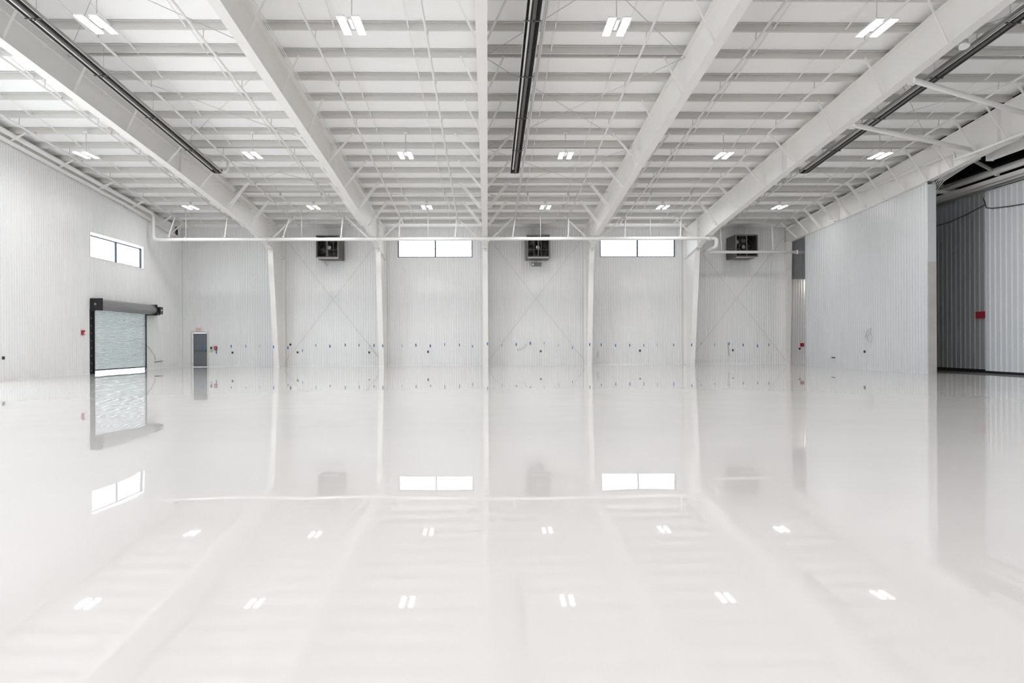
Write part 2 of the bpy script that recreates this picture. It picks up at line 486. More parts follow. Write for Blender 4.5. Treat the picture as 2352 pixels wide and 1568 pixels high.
# ------------------------------------------------------------------ rigid frames
RAF = [(9.0, 10.12), (16.5, 9.46), (28.2, 8.44), (38.3, 7.42), (40.2, 6.95)]
def raf_top(y): return roof(y) - 0.215
def frame(x, label, profile, right_only_braces=None, column=True, rows=None, xoff=None, name='rigid_frame'):
    fr = thing(name, label, 'steel frame', (x, YB - .1, 0), 'steel rigid frames across the hangar')
    mb = MB()
    hw = .15
    prof = list(profile)
    if column: prof = prof + [(42.6, 6.65)]
    for (a, za), (b, zb) in zip(prof, prof[1:]):
        ta, tb = raf_top(a), raf_top(b)
        mb.hexa([(x - .007, a, za), (x + .007, a, za), (x + .007, b, zb), (x - .007, b, zb),
                 (x - .007, a, ta), (x + .007, a, ta), (x + .007, b, tb), (x - .007, b, tb)])
        mb.hexa([(x - hw, a, za - .02), (x + hw, a, za - .02), (x + hw, b, zb - .02), (x - hw, b, zb - .02),
                 (x - hw, a, za), (x + hw, a, za), (x + hw, b, zb), (x - hw, b, zb)])
        mb.hexa([(x - hw, a, ta - .015), (x + hw, a, ta - .015), (x + hw, b, tb - .015), (x - hw, b, tb - .015),
                 (x - hw, a, ta), (x + hw, a, ta), (x + hw, b, tb), (x - hw, b, tb)])
    rf = mb.build('rafter', M['steel'], fr)
    # stiffener and splice plates
    for y in (28.1, 28.3) if column else (21.2, 24.6, 27.9, 36.0):
        MB().box(x - .14, x + .14, y - .008, y + .008, interp(prof, y), raf_top(y)).build('stiffener_plate', M['steel'], rf)
    if column:
        for y in (39.78, 39.84):
            p = MB().box(x - .145, x + .145, y - .01, y + .01, interp(prof, y) - .05, raf_top(y)).build('end_plate', M['steel'], rf)
        for k in range(5):
            zz = 7.25 + .38 * k
            for sx in (-.08, .08):
                MB().tube([(x + sx, 39.74, zz), (x + sx, 39.88, zz)], .028, 6).build('bolt', M['wire'], rf)
        # tapered column
        cmb = MB()
        yt, yb_, zt = 40.2, 41.32, 6.93
        cmb.hexa([(x - hw, yb_, 0), (x + hw, yb_, 0), (x + hw, yb_ + .02, 0), (x - hw, yb_ + .02, 0),
                  (x - hw, yt, zt), (x + hw, yt, zt), (x + hw, yt + .02, zt), (x - hw, yt + .02, zt)])
        cmb.hexa([(x - .006, yb_ + .02, 0), (x + .006, yb_ + .02, 0), (x + .006, 42.6, 0), (x - .006, 42.6, 0),
                  (x - .006, yt + .02, zt), (x + .006, yt + .02, zt), (x + .006, 42.6, zt), (x - .006, 42.6, zt)])
        cmb.box(x - hw, x + hw, 42.58, 42.6, 0, raf_top(42.6))
        cl = cmb.build('column', M['steel'], fr)
        MB().box(x - .19, x + .19, yb_ - .05, 42.62, 0, .018).build('base_plate', M['steel'], cl)
        MB().tube([(x + .02, 40.1, 6.86), (x + .02, 40.16, 6.86)], .06, 10).build('web_bolt', M['wire'], cl)
    # flange braces from the bottom flange up to the purlins
    rows = rows or [-1, 1, 3, 5, 7, 9, 11, 13]
    for k in rows:
        y = 19.52 + 1.524 * k
        offk = xoff(k) if xoff else (.55 if k <= 3 else (1.02 if k <= 11 else 1.6))
        wk = .06 if k <= 3 else .085
        zt = roof(y) - .20
        zb = interp(prof, y) + .015
        for sgn in (right_only_braces or (-1, 1)):
            a = (x + sgn * .13, y - .02, zb)
            b = (x + sgn * (offk + .12), y - .02, zt)
            bm = MB().bar(a, b, wk, .008, (0, 1, 0))
            bm.bar(Vector(a) + Vector((0, .03, 0)), Vector(b) + Vector((0, .03, 0)), .008, wk, (0, 1, 0))
            if k >= 9 and k < 13:
                bm.bar(Vector(a) + Vector((sgn * .12, .0, 0)), Vector(b) + Vector((sgn * .10, .0, 0)), .045, .01, (0, 1, 0))
            bm.build('flange_brace', M['steel'], fr)
    return fr

FNAMES = ['tapered off-white steel frame nearest the left wall, column right of the exit door',
          'tapered off-white steel frame between the left exhaust fan and the left back window',
          'tapered off-white steel frame seen edge-on in the middle of the hangar',
          'tapered off-white steel frame between the middle exhaust fan and the right back window',
          'tapered off-white steel frame left of the right exhaust fan, where the main pipe turns']
for x, nm in zip(FR, FNAMES): frame(x, nm, RAF)
f6 = frame(18.80, 'off-white steel frame along the right side, resting on the partition wall', R6, (-1,), False,
           rows=[-1, 0, 1, 2, 3, 4, 5, 6, 7, 8, 9, 10, 11, 12, 13, 14], xoff=lambda k: .95)
cmb = MB()
cmb.hexa([(18.60, 42.25, 0), (18.9, 42.25, 0), (18.9, 42.27, 0), (18.60, 42.27, 0), (18.60, 41.95, 7.62), (18.9, 41.95, 7.62), (18.9, 41.97, 7.62), (18.60, 41.97, 7.62)])
cmb.hexa([(18.74, 42.27, 0), (18.76, 42.27, 0), (18.76, 42.68, 0), (18.74, 42.68, 0), (18.74, 41.97, 7.62), (18.76, 41.97, 7.62), (18.76, 42.68, 7.62), (18.74, 42.68, 7.62)])
cmb.build('column', M['steel'], f6)
R0 = [(9.0, 10.9), (27.0, 9.40), (36.0, 8.66), (41.5, 7.95)]
f0 = frame(-18.78, 'shallow off-white steel end frame high against the left wall', R0, (1,), False, rows=[3, 5, 7, 9, 11, 13, 14], xoff=lambda k: .6)
MB().box(-18.93, -18.63, 41.48, 41.5, 7.93, raf_top(41.5)).build('end_plate', M['navy'], f0)

# ------------------------------------------------------------------ purlins
def purlin_mb(x0, x1, y, dz=0, h=.20):
    zt = roof(y) - .024 + dz
    s = -1 / 12
    mb = MB()
    t = .004
    def strip(pts):
        for (ya, za), (yb_, zb) in zip(pts, pts[1:]):
            a = Vector((0, ya, za)); b = Vector((0, yb_, zb)); dd = (b - a).normalized()
            nrm = Vector((0, -dd.z, dd.y)) * t
            mb.hexa([(x0, ya, za), (x1, ya, za), (x1, yb_, zb), (x0, yb_, zb),
                     (x0, ya + nrm.y, za + nrm.z), (x1, ya + nrm.y, za + nrm.z), (x1, yb_ + nrm.y, zb + nrm.z), (x0, yb_ + nrm.y, zb + nrm.z)])
    strip([(y - .07, zt - .022 + .006), (y - .07, zt + .006), (y, zt), (y, zt - h), (y + .065, zt - h - .005), (y + .065, zt - h + .018)])
    return mb
NP = len(PY)
base = None
for k, y in enumerate(PY):
    nfar = NP - 1 - k
    lab = 'grey-white zee roof purlin running wall to wall, %s from the back wall' % ORD[nfar]
    o_ = (0, y, roof(y))
    ob = purlin_mb(-18.95, 18.85, y).build('roof_purlin', M['purlin'], None, o_)
    tag(ob, lab, 'purlin', 'zee purlins under the roof')
# doubled strut purlins in the braced bays
BAYS = [(-18.9, -12.70), (-12.70, -6.41), (-6.41, -.12), (-.12, 6.17), (6.17, 12.46), (12.46, 18.80)]
BN = ['bay beside the left wall', 'second bay from the left wall', 'bay left of the middle frame', 'bay right of the middle frame',
      'bay over the right back window', 'rightmost bay']
for bi in (1, 3, 5):
    for q, (yy, nm) in enumerate(((20.81, 'nearest the camera'), (28.46, 'in mid roof'), (34.42, 'nearest the back wall'))):
        x0, x1 = BAYS[bi]
        ob = purlin_mb(x0 + .02, x1 - .02, yy).build('strut_purlin', M['purlin'], None, (x0, yy, roof(yy)))
        tag(ob, 'purlin doubling a roof purlin, %s, %s' % (nm, BN[bi]), 'purlin', 'doubled purlins in the braced bays')

# sag rods, zig-zag lines of thin angles between the purlins
for bi, (x0, x1) in enumerate(BAYS):
    for q, t in enumerate((1 / 3, 2 / 3)):
        x = x0 + (x1 - x0) * t
        mb = MB()
        for ya, yb_ in zip(PY, PY[1:]):
            mb.bar((x, ya + .01, roof(ya) - .05), (x, yb_ - .01, roof(yb_) - .17), .028, .028)
        ob = mb.build('sag_rod_line', M['steel'], None, (x, PY[0], roof(PY[0]) - .05))
        tag(ob, '%s line of thin sag rods, %s' % (('left', 'right')[q], BN[bi]), 'sag rod', 'sag rod lines under the roof')

# cable X-bracing under the roof
YN = [13.3, 20.9, 28.45, 34.45, 41.0]
for bi in (1, 3, 5):
    x0, x1 = BAYS[bi]
    for q in range(4):
        ya, yb_ = YN[q], YN[q + 1]
        za, zb = roof(ya) - .30, roof(yb_) - .30
        for s_, (a, b) in enumerate((((x0 + .05, ya, za), (x1 - .05, yb_, zb)), ((x1 - .05, ya, za + .012), (x0 + .05, yb_, zb + .012)))):
            ob = MB().tube([a, b], .010, 6).build('brace_rod', M['wire'], None, a)
            tag(ob, 'thin roof brace rod, %s panel from back, leaning %s, %s' % (ORD[3 - q], ('right', 'left')[s_], BN[bi]),
                'brace rod', 'diagonal brace rods under the roof')
# wall X-bracing
for bi, nm in ((1, 'left'), (3, 'middle'), (5, 'right')):
    x0, x1 = BAYS[bi]
    for s_, (a, b) in enumerate((((x0 + .12, 42.5, .25), (x1 - .15, 42.5, 8.0)), ((x1 - .12, 42.47, .25), (x0 + .15, 42.47, 8.0)))):
        ob = MB().tube([a, b], .010, 6).build('wall_brace_rod', M['wire'], None, a)
        tag(ob, 'thin diagonal rod on the back wall under the %s exhaust fan, rising to the %s' % (nm, ('right', 'left')[s_]), 'brace rod', 'diagonal rods on the back wall')

# ------------------------------------------------------------------ sprinkler piping
def elbow(a, c, b, r, n=6):
    """points of a rounded corner at c coming from a going to b"""
    a, c, b = Vector(a), Vector(c), Vector(b)
    p = c + (a - c).normalized() * r; q = c + (b - c).normalized() * r
    return [(p * (1 - t) ** 2 + c * 2 * t * (1 - t) + q * t * t) for t in [k / n for k in range(n + 1)]]
mn = thing('sprinkler_main', 'thick white main pipe crossing under the frames and turning up along the left wall', 'pipe', (-2, 38.3, 7.24))
path = [Vector((-18.55, 10.0, 11.0))]
path += elbow(path[0], (-18.55, 38.3, 8.66), (-18.55, 38.3, 7.24), .22)
path += elbow((-18.55, 38.3, 8.6), (-18.55, 38.3, 7.22), (0, 38.3, 7.24), .24)
c1 = Vector((12.95, 38.3, 7.26))
path += elbow((0, 38.3, 7.24), c1, (12.95, 38.3, 6.8), .22)
path += elbow((12.95, 38.3, 7.2), (12.95, 38.35, 6.80), (12.95, 40.4, 6.77), .22)
path += [Vector((12.95, 40.4, 6.77))]
MB().tube(path, .098, 14).build('main_pipe', M['pipe'], mn)
path2 = [Vector((12.95, 40.25, 6.77)), Vector((13.1, 40.4, 6.76)), Vector((21.5, 40.4, 6.74))]
MB().tube(path2, .085, 14).build('main_pipe', M['pipe'], mn)
for p, ax in (((-16.8, 38.3, 7.24), 0), ((-12.2, 38.3, 7.24), 0), ((-6.1, 38.3, 7.24), 0), ((.1, 38.3, 7.24), 0), ((6.3, 38.3, 7.24), 0), ((12.55, 38.3, 7.24), 0), ((18.5, 40.4, 6.75), 0)):
    MB().tube([(p[0] - .04, p[1], p[2]), (p[0] + .04, p[1], p[2])], .125, 12).build('coupling', M['pipe'], mn)
BRX = [-17.35, -14.45, -11.0, -8.05, -4.88, -1.68, 1.60, 4.60, 7.78, 10.95, 14.25, 17.2]
RISX = [-17.72, -14.6, -11.38, -8.15, -4.93, -1.78, 1.42, 4.57, 7.75, 10.9]
for rx, bx in zip(RISX, BRX):
    MB().tube([(rx, 38.3, 7.24), (rx + (bx - rx) * .2, 38.3, 7.6), (bx, 38.3, roof(38.3) - .5)], .042, 8).build('riser_pipe', M['pipe'], mn)
    MB().tube([(rx, 38.3, 7.34), (rx, 38.3, 7.42)], .075, 8).build('riser_tee', M['pipe'], mn)
for rx, bx in ((13.85, 13.9), (16.95, 17.0)):
    MB().tube([(rx + .1, 40.4, 6.85), (bx - .1, 40.2, roof(40.2) - .5)], .042, 8).build('riser_pipe', M['pipe'], mn)
for hx in (-16.75, -10.35, -3.3, 3.0, 9.2):
    MB().tube([(hx, 38.3, 7.32), (hx, 38.3, roof(38.3) - .1)], .016, 6).build('hanger_rod', M['pipe'], mn)
for hy in (26.0, 31.0, 36.0):
    MB().tube([(-18.55, hy, 11.0 - (hy - 10) * .0827 + .08), (-18.55, hy, roof(hy) - .1)], .014, 6).build('hanger_rod', M['pipe'], mn)

for i, x in enumerate(BRX):
    side = ('left', 'right')[i % 2]
    b = thing('sprinkler_line', '%s sloping white sprinkler pipe, %s' % (side, BN[i // 2]), 'pipe', (x, 12, roof(12) - .5), 'sprinkler branch pipes under the roof')
    MB().tube([(x, 12, roof(12) - .5), (x, 40.3, roof(40.3) - .5)], .036, 8).build('branch_pipe', M['pipe'], b)
    for k in range(9):
        y = 14.1 + 3.048 * k
        yp = min(PY, key=lambda q: abs(q - y))
        y = yp + .05
        MB().tube([(x, y, roof(y) - .47), (x + .02, y, roof(y) - .16)], .012, 6).build('hanger_rod', M['wire'], b)
        yh = y + .9
        h = MB().tube([(x, yh, roof(yh) - .5), (x, yh, roof(yh) - .41)], .018, 6)
        h.tube([(x, yh, roof(yh) - .41), (x, yh, roof(yh) - .40)], .035, 8)
        h.build('sprinkler_head', M['wire'], b)
# small feed pipes hung under the purlins near the back wall
for q, (bi, ya, lab) in enumerate(((1, 34.9, 'left'), (2, 34.7, 'mid-left'), (3, 34.9, 'mid-right'), (4, 34.7, 'right'))):
    x0, x1 = BAYS[bi]
    o_ = thing('conduit_run', 'thin pale conduit under the purlins, %s' % BN[bi], 'conduit', (x0, ya, roof(ya) - .34), 'thin conduits near the back of the roof')
    MB().tube([(x0 + .3, ya, roof(ya) - .34), (x1 - .3, ya, roof(ya) - .34)], .025, 6).build('conduit_pipe', M['pipe'], o_)
    for tx in (.35, .68):
        x = x0 + (x1 - x0) * tx
        MB().tube([(x, ya, roof(ya) - .34), (x + .05, ya + .1, roof(ya) - .40), (x + .12, ya + 2.2, roof(ya + 2.2) - .42)], .028, 6).build('conduit_stub', M['pipe'], o_)
        MB().tube([(x, ya, roof(ya) - .34), (x, ya, roof(ya) - .2)], .045, 8).build('junction_box', M['wire'], o_)

# conduit bundles along the frames' right faces
for fx, nm, zz in ((-12.70, 'frame nearest the left wall', .26), (-6.41, 'frame left of the left window', .26)):
    o_ = thing('conduit_bundle', 'bundle of thin conduits beside the top of the %s' % nm, 'conduit', (fx + .3, 14, roof(14) - zz), 'conduit bundles beside the frames')
    for k in range(3):
        x = fx + .20 + .06 * k
        MB().tube([(x, 12, roof(12) - zz - .01 * k), (x, 37.0 - .2 * k, roof(37 - .2 * k) - zz)], .016, 6).build('conduit_pipe', M['pipe'], o_)
o_ = thing('conduit_run', 'long pale conduit along the web of the frame nearest the left wall', 'conduit', (-12.55, 14, 10.3))
MB().tube([(-12.55, 12, roof(12) - .62), (-12.55, 36.6, roof(36.6) - .55)], .03, 8).build('conduit_pipe', M['pipe'], o_)
for k in range(8):
    y = 13.5 + 3.1 * k
    MB().box(-12.70, -12.50, y, y + .02, roof(y) - .66, roof(y) - .58).build('clamp', M['steel'], o_)

# ------------------------------------------------------------------ tube heaters
def heater(x, label, flue):
    ye, ys = 29.5, 10.5
    def z(y): return 8.72 - (y - ye) / 12
    h = thing('tube_heater', label, 'heater', (x, ye, z(ye)), 'radiant tube heaters hung under the roof')
    prof = [(-.19, 0), (-.16, .09), (-.09, .19), (.09, .19), (.16, .09), (.19, 0)]
    mb = MB(); ob = MB()
    for (a, za), (b, zb) in zip(prof, prof[1:]):
        mb.face([(x + a, ys, z(ys) + za), (x + b, ys, z(ys) + zb), (x + b, ye, z(ye) + zb), (x + a, ye, z(ye) + za)])
        ob.face([(x + a, ye, z(ye) + za + .006), (x + b, ye, z(ye) + zb + .006), (x + b, ys, z(ys) + zb + .006), (x + a, ys, z(ys) + za + .006)])
    mb.build('reflector', M['heater'], h)
    ob.build('reflector_cover', M['heater_outer'], h)
    for s_ in (-1, 1):
        MB().bar((x + s_ * .195, ys, z(ys)), (x + s_ * .195, ye, z(ye)), .014, .014).build('reflector_lip', M['heater_lip'], h)
    MB().tube([(x + .03, ys, z(ys) + .02), (x + .03, ye, z(ye) + .02)], .052, 10).build('burner_tube', M['heater'], h)
    MB().bar((x - .09, ys, z(ys) + .03), (x - .09, ye - .4, z(ye - .4) + .03), .05, .02).build('reflector_glint', M['heater_lip'], h)  # pale bar standing in for the bright reflection inside the polished trough
    MB().box(x - .17, x + .17, ye - .01, ye + .01, z(ye), z(ye) + .17).build('end_cap', M['heater'], h)
    k = 0
    y = 11.5
    while y < ye:
        MB().box(x - .215, x + .215, y - .02, y + .02, z(y) - .035, z(y) - .015).tube([(x + .03, y, z(y) - .04), (x + .03, y, z(y) - .09)], [.03, .008], 8).build('tube_clamp', M['heater'], h)
        yh = y + .1
        MB().tube([(x, yh, z(yh) + .19), (x + .02, yh, roof(yh) - .1)], .007, 6).build('hanger_chain', M['wire'], h)
        y += 3.05
    if flue:
        pts = [Vector((x + .05, ye, z(ye) + .1)), Vector((x + .18, ye + .12, z(ye) + .1))] + elbow((x + .18, ye + .12, z(ye) + .1), (x + .34, ye + .2, z(ye) + .12), (x + .34, ye + .2, z(ye) + .55), .12)
        pts += [Vector((x + .34, ye + .2, z(ye) + .65))]
        MB().tube(pts, .055, 10).build('flue_pipe', M['pipe'], h)
    return h
heater(-11.52, 'long dark radiant tube heater left of centre, hung beside the frame nearest the left wall', True)
heater(1.20, 'long dark radiant tube heater hung right of the middle frame', False)
heater(13.78, 'long dark radiant tube heater at the right, hung below the rightmost bay', False)
for hx, lab in ((1.52, 'middle'), ):
    o_ = MB().tube([(hx, 12, roof(12) - .75), (hx, 39.0, roof(39) - .62)], .02, 6).build('gas_pipe', M['pipe'], None, (hx, 12, roof(12) - .75))
    tag(o_, 'thin pale gas pipe running up the roof beside the middle tube heater', 'pipe')

# ------------------------------------------------------------------ high-bay lamps
LX = [-15.66, -9.2, -3.2, 3.12, 9.42, 15.72]
LROWS = [(27.0, 8.79, 'middle'), (36.4, 8.62, 'back'), (16.3, 8.92, 'front'), (5.6, 9.4, 'near'), (-5.0, 9.4, 'rear')]
def lamp_build(x, y, z, rod):
    l = thing('high_bay_light', None, 'lamp', (x, y, z + .1), 'twin-panel high bay lamps')
    for s_ in (-1, 1):
        hb = MB().box(x + s_ * .175 - .094, x + s_ * .175 + .094, y - .47, y + .47, z + .012, z + .05).build('lamp_housing', M['lamphouse'], l)
        MB().box(x + s_ * .175 - .082, x + s_ * .175 + .082, y - .45, y + .45, z, z + .012).build('led_panel', M['led'], hb)
    MB().box(x - .045, x + .045, y - .25, y + .25, z + .05, z + .12).build('driver_box', M['lamphouse'], l)
    MB().tube([(x, y, z + .09), (x, y, z + rod)], .014, 6).build('stem', M['wire'], l)
    MB().box(x - .07, x + .07, y - .06, y + .06, z + rod - .06, z + rod).build('canopy_box', M['lamphouse'], l)
    for s_ in (-1, 1):
        ld = bpy.data.lights.new('panel_light', 'AREA')
        ld.shape = 'RECTANGLE'; ld.size = .165; ld.size_y = .88
        ld.energy = LAMP_W / 2; ld.color = (1.0, .975, .95)
        lo = bpy.data.objects.new('panel_light', ld)
        COL.objects.link(lo); lo.parent = l
        lo.location = (.175 * s_, 0, -.1 - .006)
    return l
for y, z, rn in LROWS:
    first = None
    for i, x in enumerate(LX):
        if rn in ('near', 'rear') and False: continue
        lab = 'twin-panel white high bay lamp, %s row, over the %s' % (rn, BN[i])
        rod = roof(y) - .22 - z
        if first is None:
            first = lamp_build(x, y, z, rod); first['label'] = lab
        else:
            dup(first, (x, y, z + .1), lab)

# ------------------------------------------------------------------ exhaust fans
def fan(x0, x1, label):
    z0, z1, ya, yb_ = 6.555, 7.92, 41.15, YB - .02
    cx, cz = (x0 + x1) / 2, (z0 + z1) / 2
    f = thing('exhaust_fan', label, 'fan', (cx, yb_, z0), 'exhaust fans on the back wall')
    t = .02
    mb = MB()
    mb.box(x0, x0 + t, ya, yb_, z0, z1).box(x1 - t, x1, ya, yb_, z0, z1)
    mb.box(x0 + t, x1 - t, ya, yb_, z0, z0 + t).box(x0 + t, x1 - t, ya, yb_, z1 - t, z1)
    mb.box(x0 + t, x1 - t, yb_ - .05, yb_ - .03, z0 + t, z1 - t)
    mb.build('housing', M['fanbox'], f)
    fr = MB(); w = .08
    fr.box(x0, x1, ya - .015, ya, z0, z0 + w).box(x0, x1, ya - .015, ya, z1 - w, z1)
    fr.box(x0, x0 + w, ya - .015, ya, z0 + w, z1 - w).box(x1 - w, x1, ya - .015, ya, z0 + w, z1 - w)
    fr.box(cx - .03, cx + .03, ya - .015, ya + .02, z0 + w, z1 - w)
    fr.build('front_frame', M['fanbox'], f)
    ring = MB()
    n = 28
    yr = ya + .75
    for k in range(n):
        a, b = 2 * math.pi * k / n, 2 * math.pi * (k + 1) / n
        ra, rb_ = .60, .66
        P = lambda r_, t_, y_: (cx + r_ * math.cos(t_), y_, cz + r_ * math.sin(t_))
        ring.hexa([P(ra, a, yr), P(rb_, a, yr), P(rb_, a, yr + .2), P(ra, a, yr + .2), P(ra, b, yr), P(rb_, b, yr), P(rb_, b, yr + .2), P(ra, b, yr + .2)])
    ring.build('fan_shroud', M['fandark'], f)
    for k in range(6):
        a = 2 * math.pi * k / 6 + .3
        ca, sa = math.cos(a), math.sin(a)
        pts = []
        for r_, hw_ in ((.10, .05), (.35, .13), (.56, .15)):
            for s_ in (-1, 1):
                pts.append((cx + ca * r_ - sa * hw_ * s_, yr + .08 + .07 * s_, cz + sa * r_ + ca * hw_ * s_))
        b = MB()
        b.face([pts[0], pts[1], pts[3], pts[2]], True).face([pts[2], pts[3], pts[5], pts[4]], True)
        b.face([(p[0], p[1] + .006, p[2]) for p in (pts[2], pts[3], pts[1], pts[0])], True).face([(p[0], p[1] + .006, p[2]) for p in (pts[4], pts[5], pts[3], pts[2])], True)
        b.build('fan_blade', M['blade'], f)
    mo = MB().tube([(cx, yr - .25, cz), (cx, yr + .12, cz)], .11, 14)
    mo.build('fan_motor', M['blade'], f)
    st = MB()
    for dx in (-.22, .22): st.bar((cx + dx, yr - .12, z0 + .05), (cx + dx, yr - .12, z1 - .05), .03, .03, (0, 1, 0))
    st.bar((x0 + .05, yr - .12, cz - .12), (x1 - .05, yr - .12, cz - .12), .03, .03)
    st.build('motor_mount', M['fanbox'], f)
    lp = MB().box(x0 + .05, x1 - .05, ya - .03, ya + .03, z0 - .03, z0 - .005)
    lp.build('bottom_lip', M['heater_lip'], f)
    ch = MB().bar((x0 + .15, yb_ - .5, z0), (x0 + .30, yb_ - .08, z0 - .30), .02, .02).bar((x0 + .22, yb_ - .5, z0), (x0 + .36, yb_ - .08, z0 - .30), .02, .02)
    ch.build('support_bracket', M['wire'], f)
    return f
fan(-10.27, -8.91, 'dark boxed exhaust fan left of the left back window')
fan(2.39, 3.78, 'dark boxed exhaust fan between the two back windows')
fan(15.06, 16.44, 'dark boxed exhaust fan right of the right back window')
el = thing('emergency_light', 'small grey box light below the middle exhaust fan', 'light', (3.06, YB - .02, 6.3))
eb = MB().box(2.76, 3.38, YB - .16, YB - .02, 6.18, 6.42).build('light_case', M['greybox'], el)
MB().box(2.80, 2.90, YB - .17, YB - .16, 6.23, 6.36).build('lens', M['whitepl'], el)

# white wall discs
for x, z, nm in ((-9.75, 5.42, 'left'), (3.35, 5.42, 'middle'), (15.6, 5.40, 'right')):
    ob = MB().tube([(x, YB - .05, z), (x, YB - .015, z)], .085, 14).build('wall_sensor', M['whitepl'], None, (x, YB, z))
    tag(ob, 'small round white disc on the back wall below the %s exhaust fan' % nm, 'sensor', 'white discs under the exhaust fans')

# ------------------------------------------------------------------ blue tape marks
TAPE_B = [(531, 795), (564, 794.5), (596.8, 795), (661, 798), (694.4, 804.7), (726, 793), (757.8, 795), (793, 792), (824.5, 792), (859, 793),
          (924, 794), (955.3, 792.3), (988.4, 794), (1021, 791), (1055, 791.8), (1085.7, 795), (1153.6, 793), (1185.7, 790.6), (1218, 788),
          (1249.5, 788), (1282.7, 792.6), (1314.8, 798.7), (1380.8, 791.4), (1414, 793), (1446.4, 792.5), (1478.4, 792.6), (1510, 791),
          (1547.6, 791.8), (1610, 788.4), (1642.5, 791.4), (1675, 788.7), (1707, 792), (1739.8, 794), (1766, 791.5)]
def wallpt(px, py, y):        # where a mark measured on the photograph sits on the wall plane y
    v = fwd + rt * ((px - 1150) / 1568) + up * ((788.87 - py) / 1568)
    v *= y / v.y
    return v.x, HC + v.z
ANCH = [(-17.3, 'exit door'), (-12.7, 'leftmost column'), (-9.6, 'left exhaust fan'), (-6.41, 'column left of the left window'), (-3.2, 'left back window'),
        (-.12, 'middle column'), (3.1, 'middle exhaust fan'), (6.17, 'column left of the right window'), (9.4, 'right back window'), (12.46, 'rightmost tapered column'),
        (15.75, 'right exhaust fan'), (18.8, 'partition corner')]
pts = []
for q in TAPE_B:
    x, z = wallpt(q[0], q[1], YB - .022)
    pts.append((x, z, YB - .022, 'wall'))
for j, q in enumerate(((628, 796.5), (882, 794), (1120.6, 789.4), (1354.6, 791), (1589, 791.8))):
    y = 41.1
    x, z = wallpt(q[0], q[1], y)
    x = FR[j] + min(.11, max(-.11, x - FR[j]))
    pts.append((x, z, 41.32 - (z / 6.93) * 1.12 - .004, 'column%d' % j))
pts.append((*wallpt(465.5, 797, YB + .045), YB + .045, 'door'))
pts.append((*wallpt(496.4, 806.5, YB - .022), YB - .022, 'under'))
CN = ['leftmost tapered column', 'column left of the left back window', 'middle column', 'column left of the right back window', 'column right of the right back window']
wallpts = sorted([p for p in pts if p[3] == 'wall'])
bays_x = [-19, -12.7, -6.41, -.12, 6.17, 12.46, 19]
BAYTXT = ['between the exit door and the leftmost column', 'below the left exhaust fan', 'below the left back window', 'below the middle exhaust fan',
          'below the right back window', 'below the right exhaust fan']
cnt = {}
tw = MB()
tw.face([(-.033, 0, -.085), (.033, 0, -.085), (.033, 0, .085), (-.033, 0, .085)])
tw.face([(-.033, .003, .085), (.033, .003, .085), (.033, .003, -.085), (-.033, .003, -.085)])
tw.face([(-.033, 0, -.085), (-.033, .003, -.085), (.033, .003, -.085), (.033, 0, -.085)])
first = None
for x, z, y, wh in wallpts + [p for p in pts if p[3] != 'wall']:
    if wh == 'wall':
        bi = max(k for k in range(6) if x >= bays_x[k])
        cnt[bi] = cnt.get(bi, 0) + 1
        lab = 'short blue wall tape, %s from left %s' % (ORD[cnt[bi] - 1], BAYTXT[bi])
    elif wh.startswith('column'):
        lab = 'short blue tape strip stuck on the %s' % CN[int(wh[-1])]
    elif wh == 'door':
        lab = 'long blue tape strip on the grey exit door'
    else:
        lab = 'tilted blue tape strip under the red box beside the exit door'
    if first is None:
        first = tw.build('tape_strip', M['tape'], None, (0, 0, 0)); ob = first
    else:
        ob = first.copy(); COL.objects.link(ob)
    ob.location = (x, y, z)
    ob.rotation_euler = (0, random.uniform(-.12, .12), 0)
    if wh == 'door': ob.scale = (1.2, 1, 1.9)
    if wh == 'under': ob.scale = (1, 1, 1.7); ob.rotation_euler = (0, -.09, 0)
    if wh.startswith('column'): ob.rotation_euler = (R(-9.2) * -1, 0, 0)
    tag(ob, lab, 'tape', 'blue tape strips at chest height')

# small dark outlet boxes
OUT = [(534, 809.5, 'right of the exit door'), (667, 791, 'upper one beside the leftmost column'), (683.5, 808.8, 'lower one beside the leftmost column'),
       (848, 809, 'beside the slanting wire'), (983, 807.5, 'below the left back window'), (1242, 806.3, 'below the middle exhaust fan'),
       (1470, 805, 'below the right back window'), (1683, 804, 'below the right exhaust fan')]
first = None
for px, py, nm in OUT:
    x, z = wallpt(px, py, YB - .03)
    if first is None:
        first = MB().box(-.045, .045, -.02, .03, -.06, .06).build('outlet_box', M['darkbox'], None, (0, 0, 0)); ob = first
    else:
        ob = first.copy(); COL.objects.link(ob)
    ob.location = (x, YB - .04, z)
    tag(ob, 'small dark back wall outlet, %s' % nm, 'outlet', 'dark outlet boxes on the back wall')
x, z = wallpt(485.2, 798.8, YB - .03)
tag(MB().box(x - .05, x + .05, YB - .06, YB - .018, z - .07, z + .07).build('switch_box', M['darkbox'], None, (x, YB, z)), 'small black switch box just right of the exit door frame', 'switch')
x, z = wallpt(485, 806, YB - .03)
rg = MB()
for k in range(16):
    a, b = 2 * math.pi * k / 16, 2 * math.pi * (k + 1) / 16
    P = lambda r_, t_, y_: (x + r_ * math.cos(t_), y_, z + r_ * math.sin(t_))
    rg.hexa([P(.05, a, YB - .03), P(.075, a, YB - .03), P(.075, a, YB - .018), P(.05, a, YB - .018), P(.05, b, YB - .03), P(.075, b, YB - .03), P(.075, b, YB - .018), P(.05, b, YB - .018)])
tag(rg.build('ring_mark', M['green'], None, (x, YB, z)), 'thin green ring on the wall under the black switch box', 'ring')
x, z = wallpt(495.5, 798.8, YB - .03)
fa = thing('fire_alarm_box', 'dark red fire alarm box between the exit door and the first wall tape', 'fire alarm', (x, YB, z), 'red fire alarm boxes')
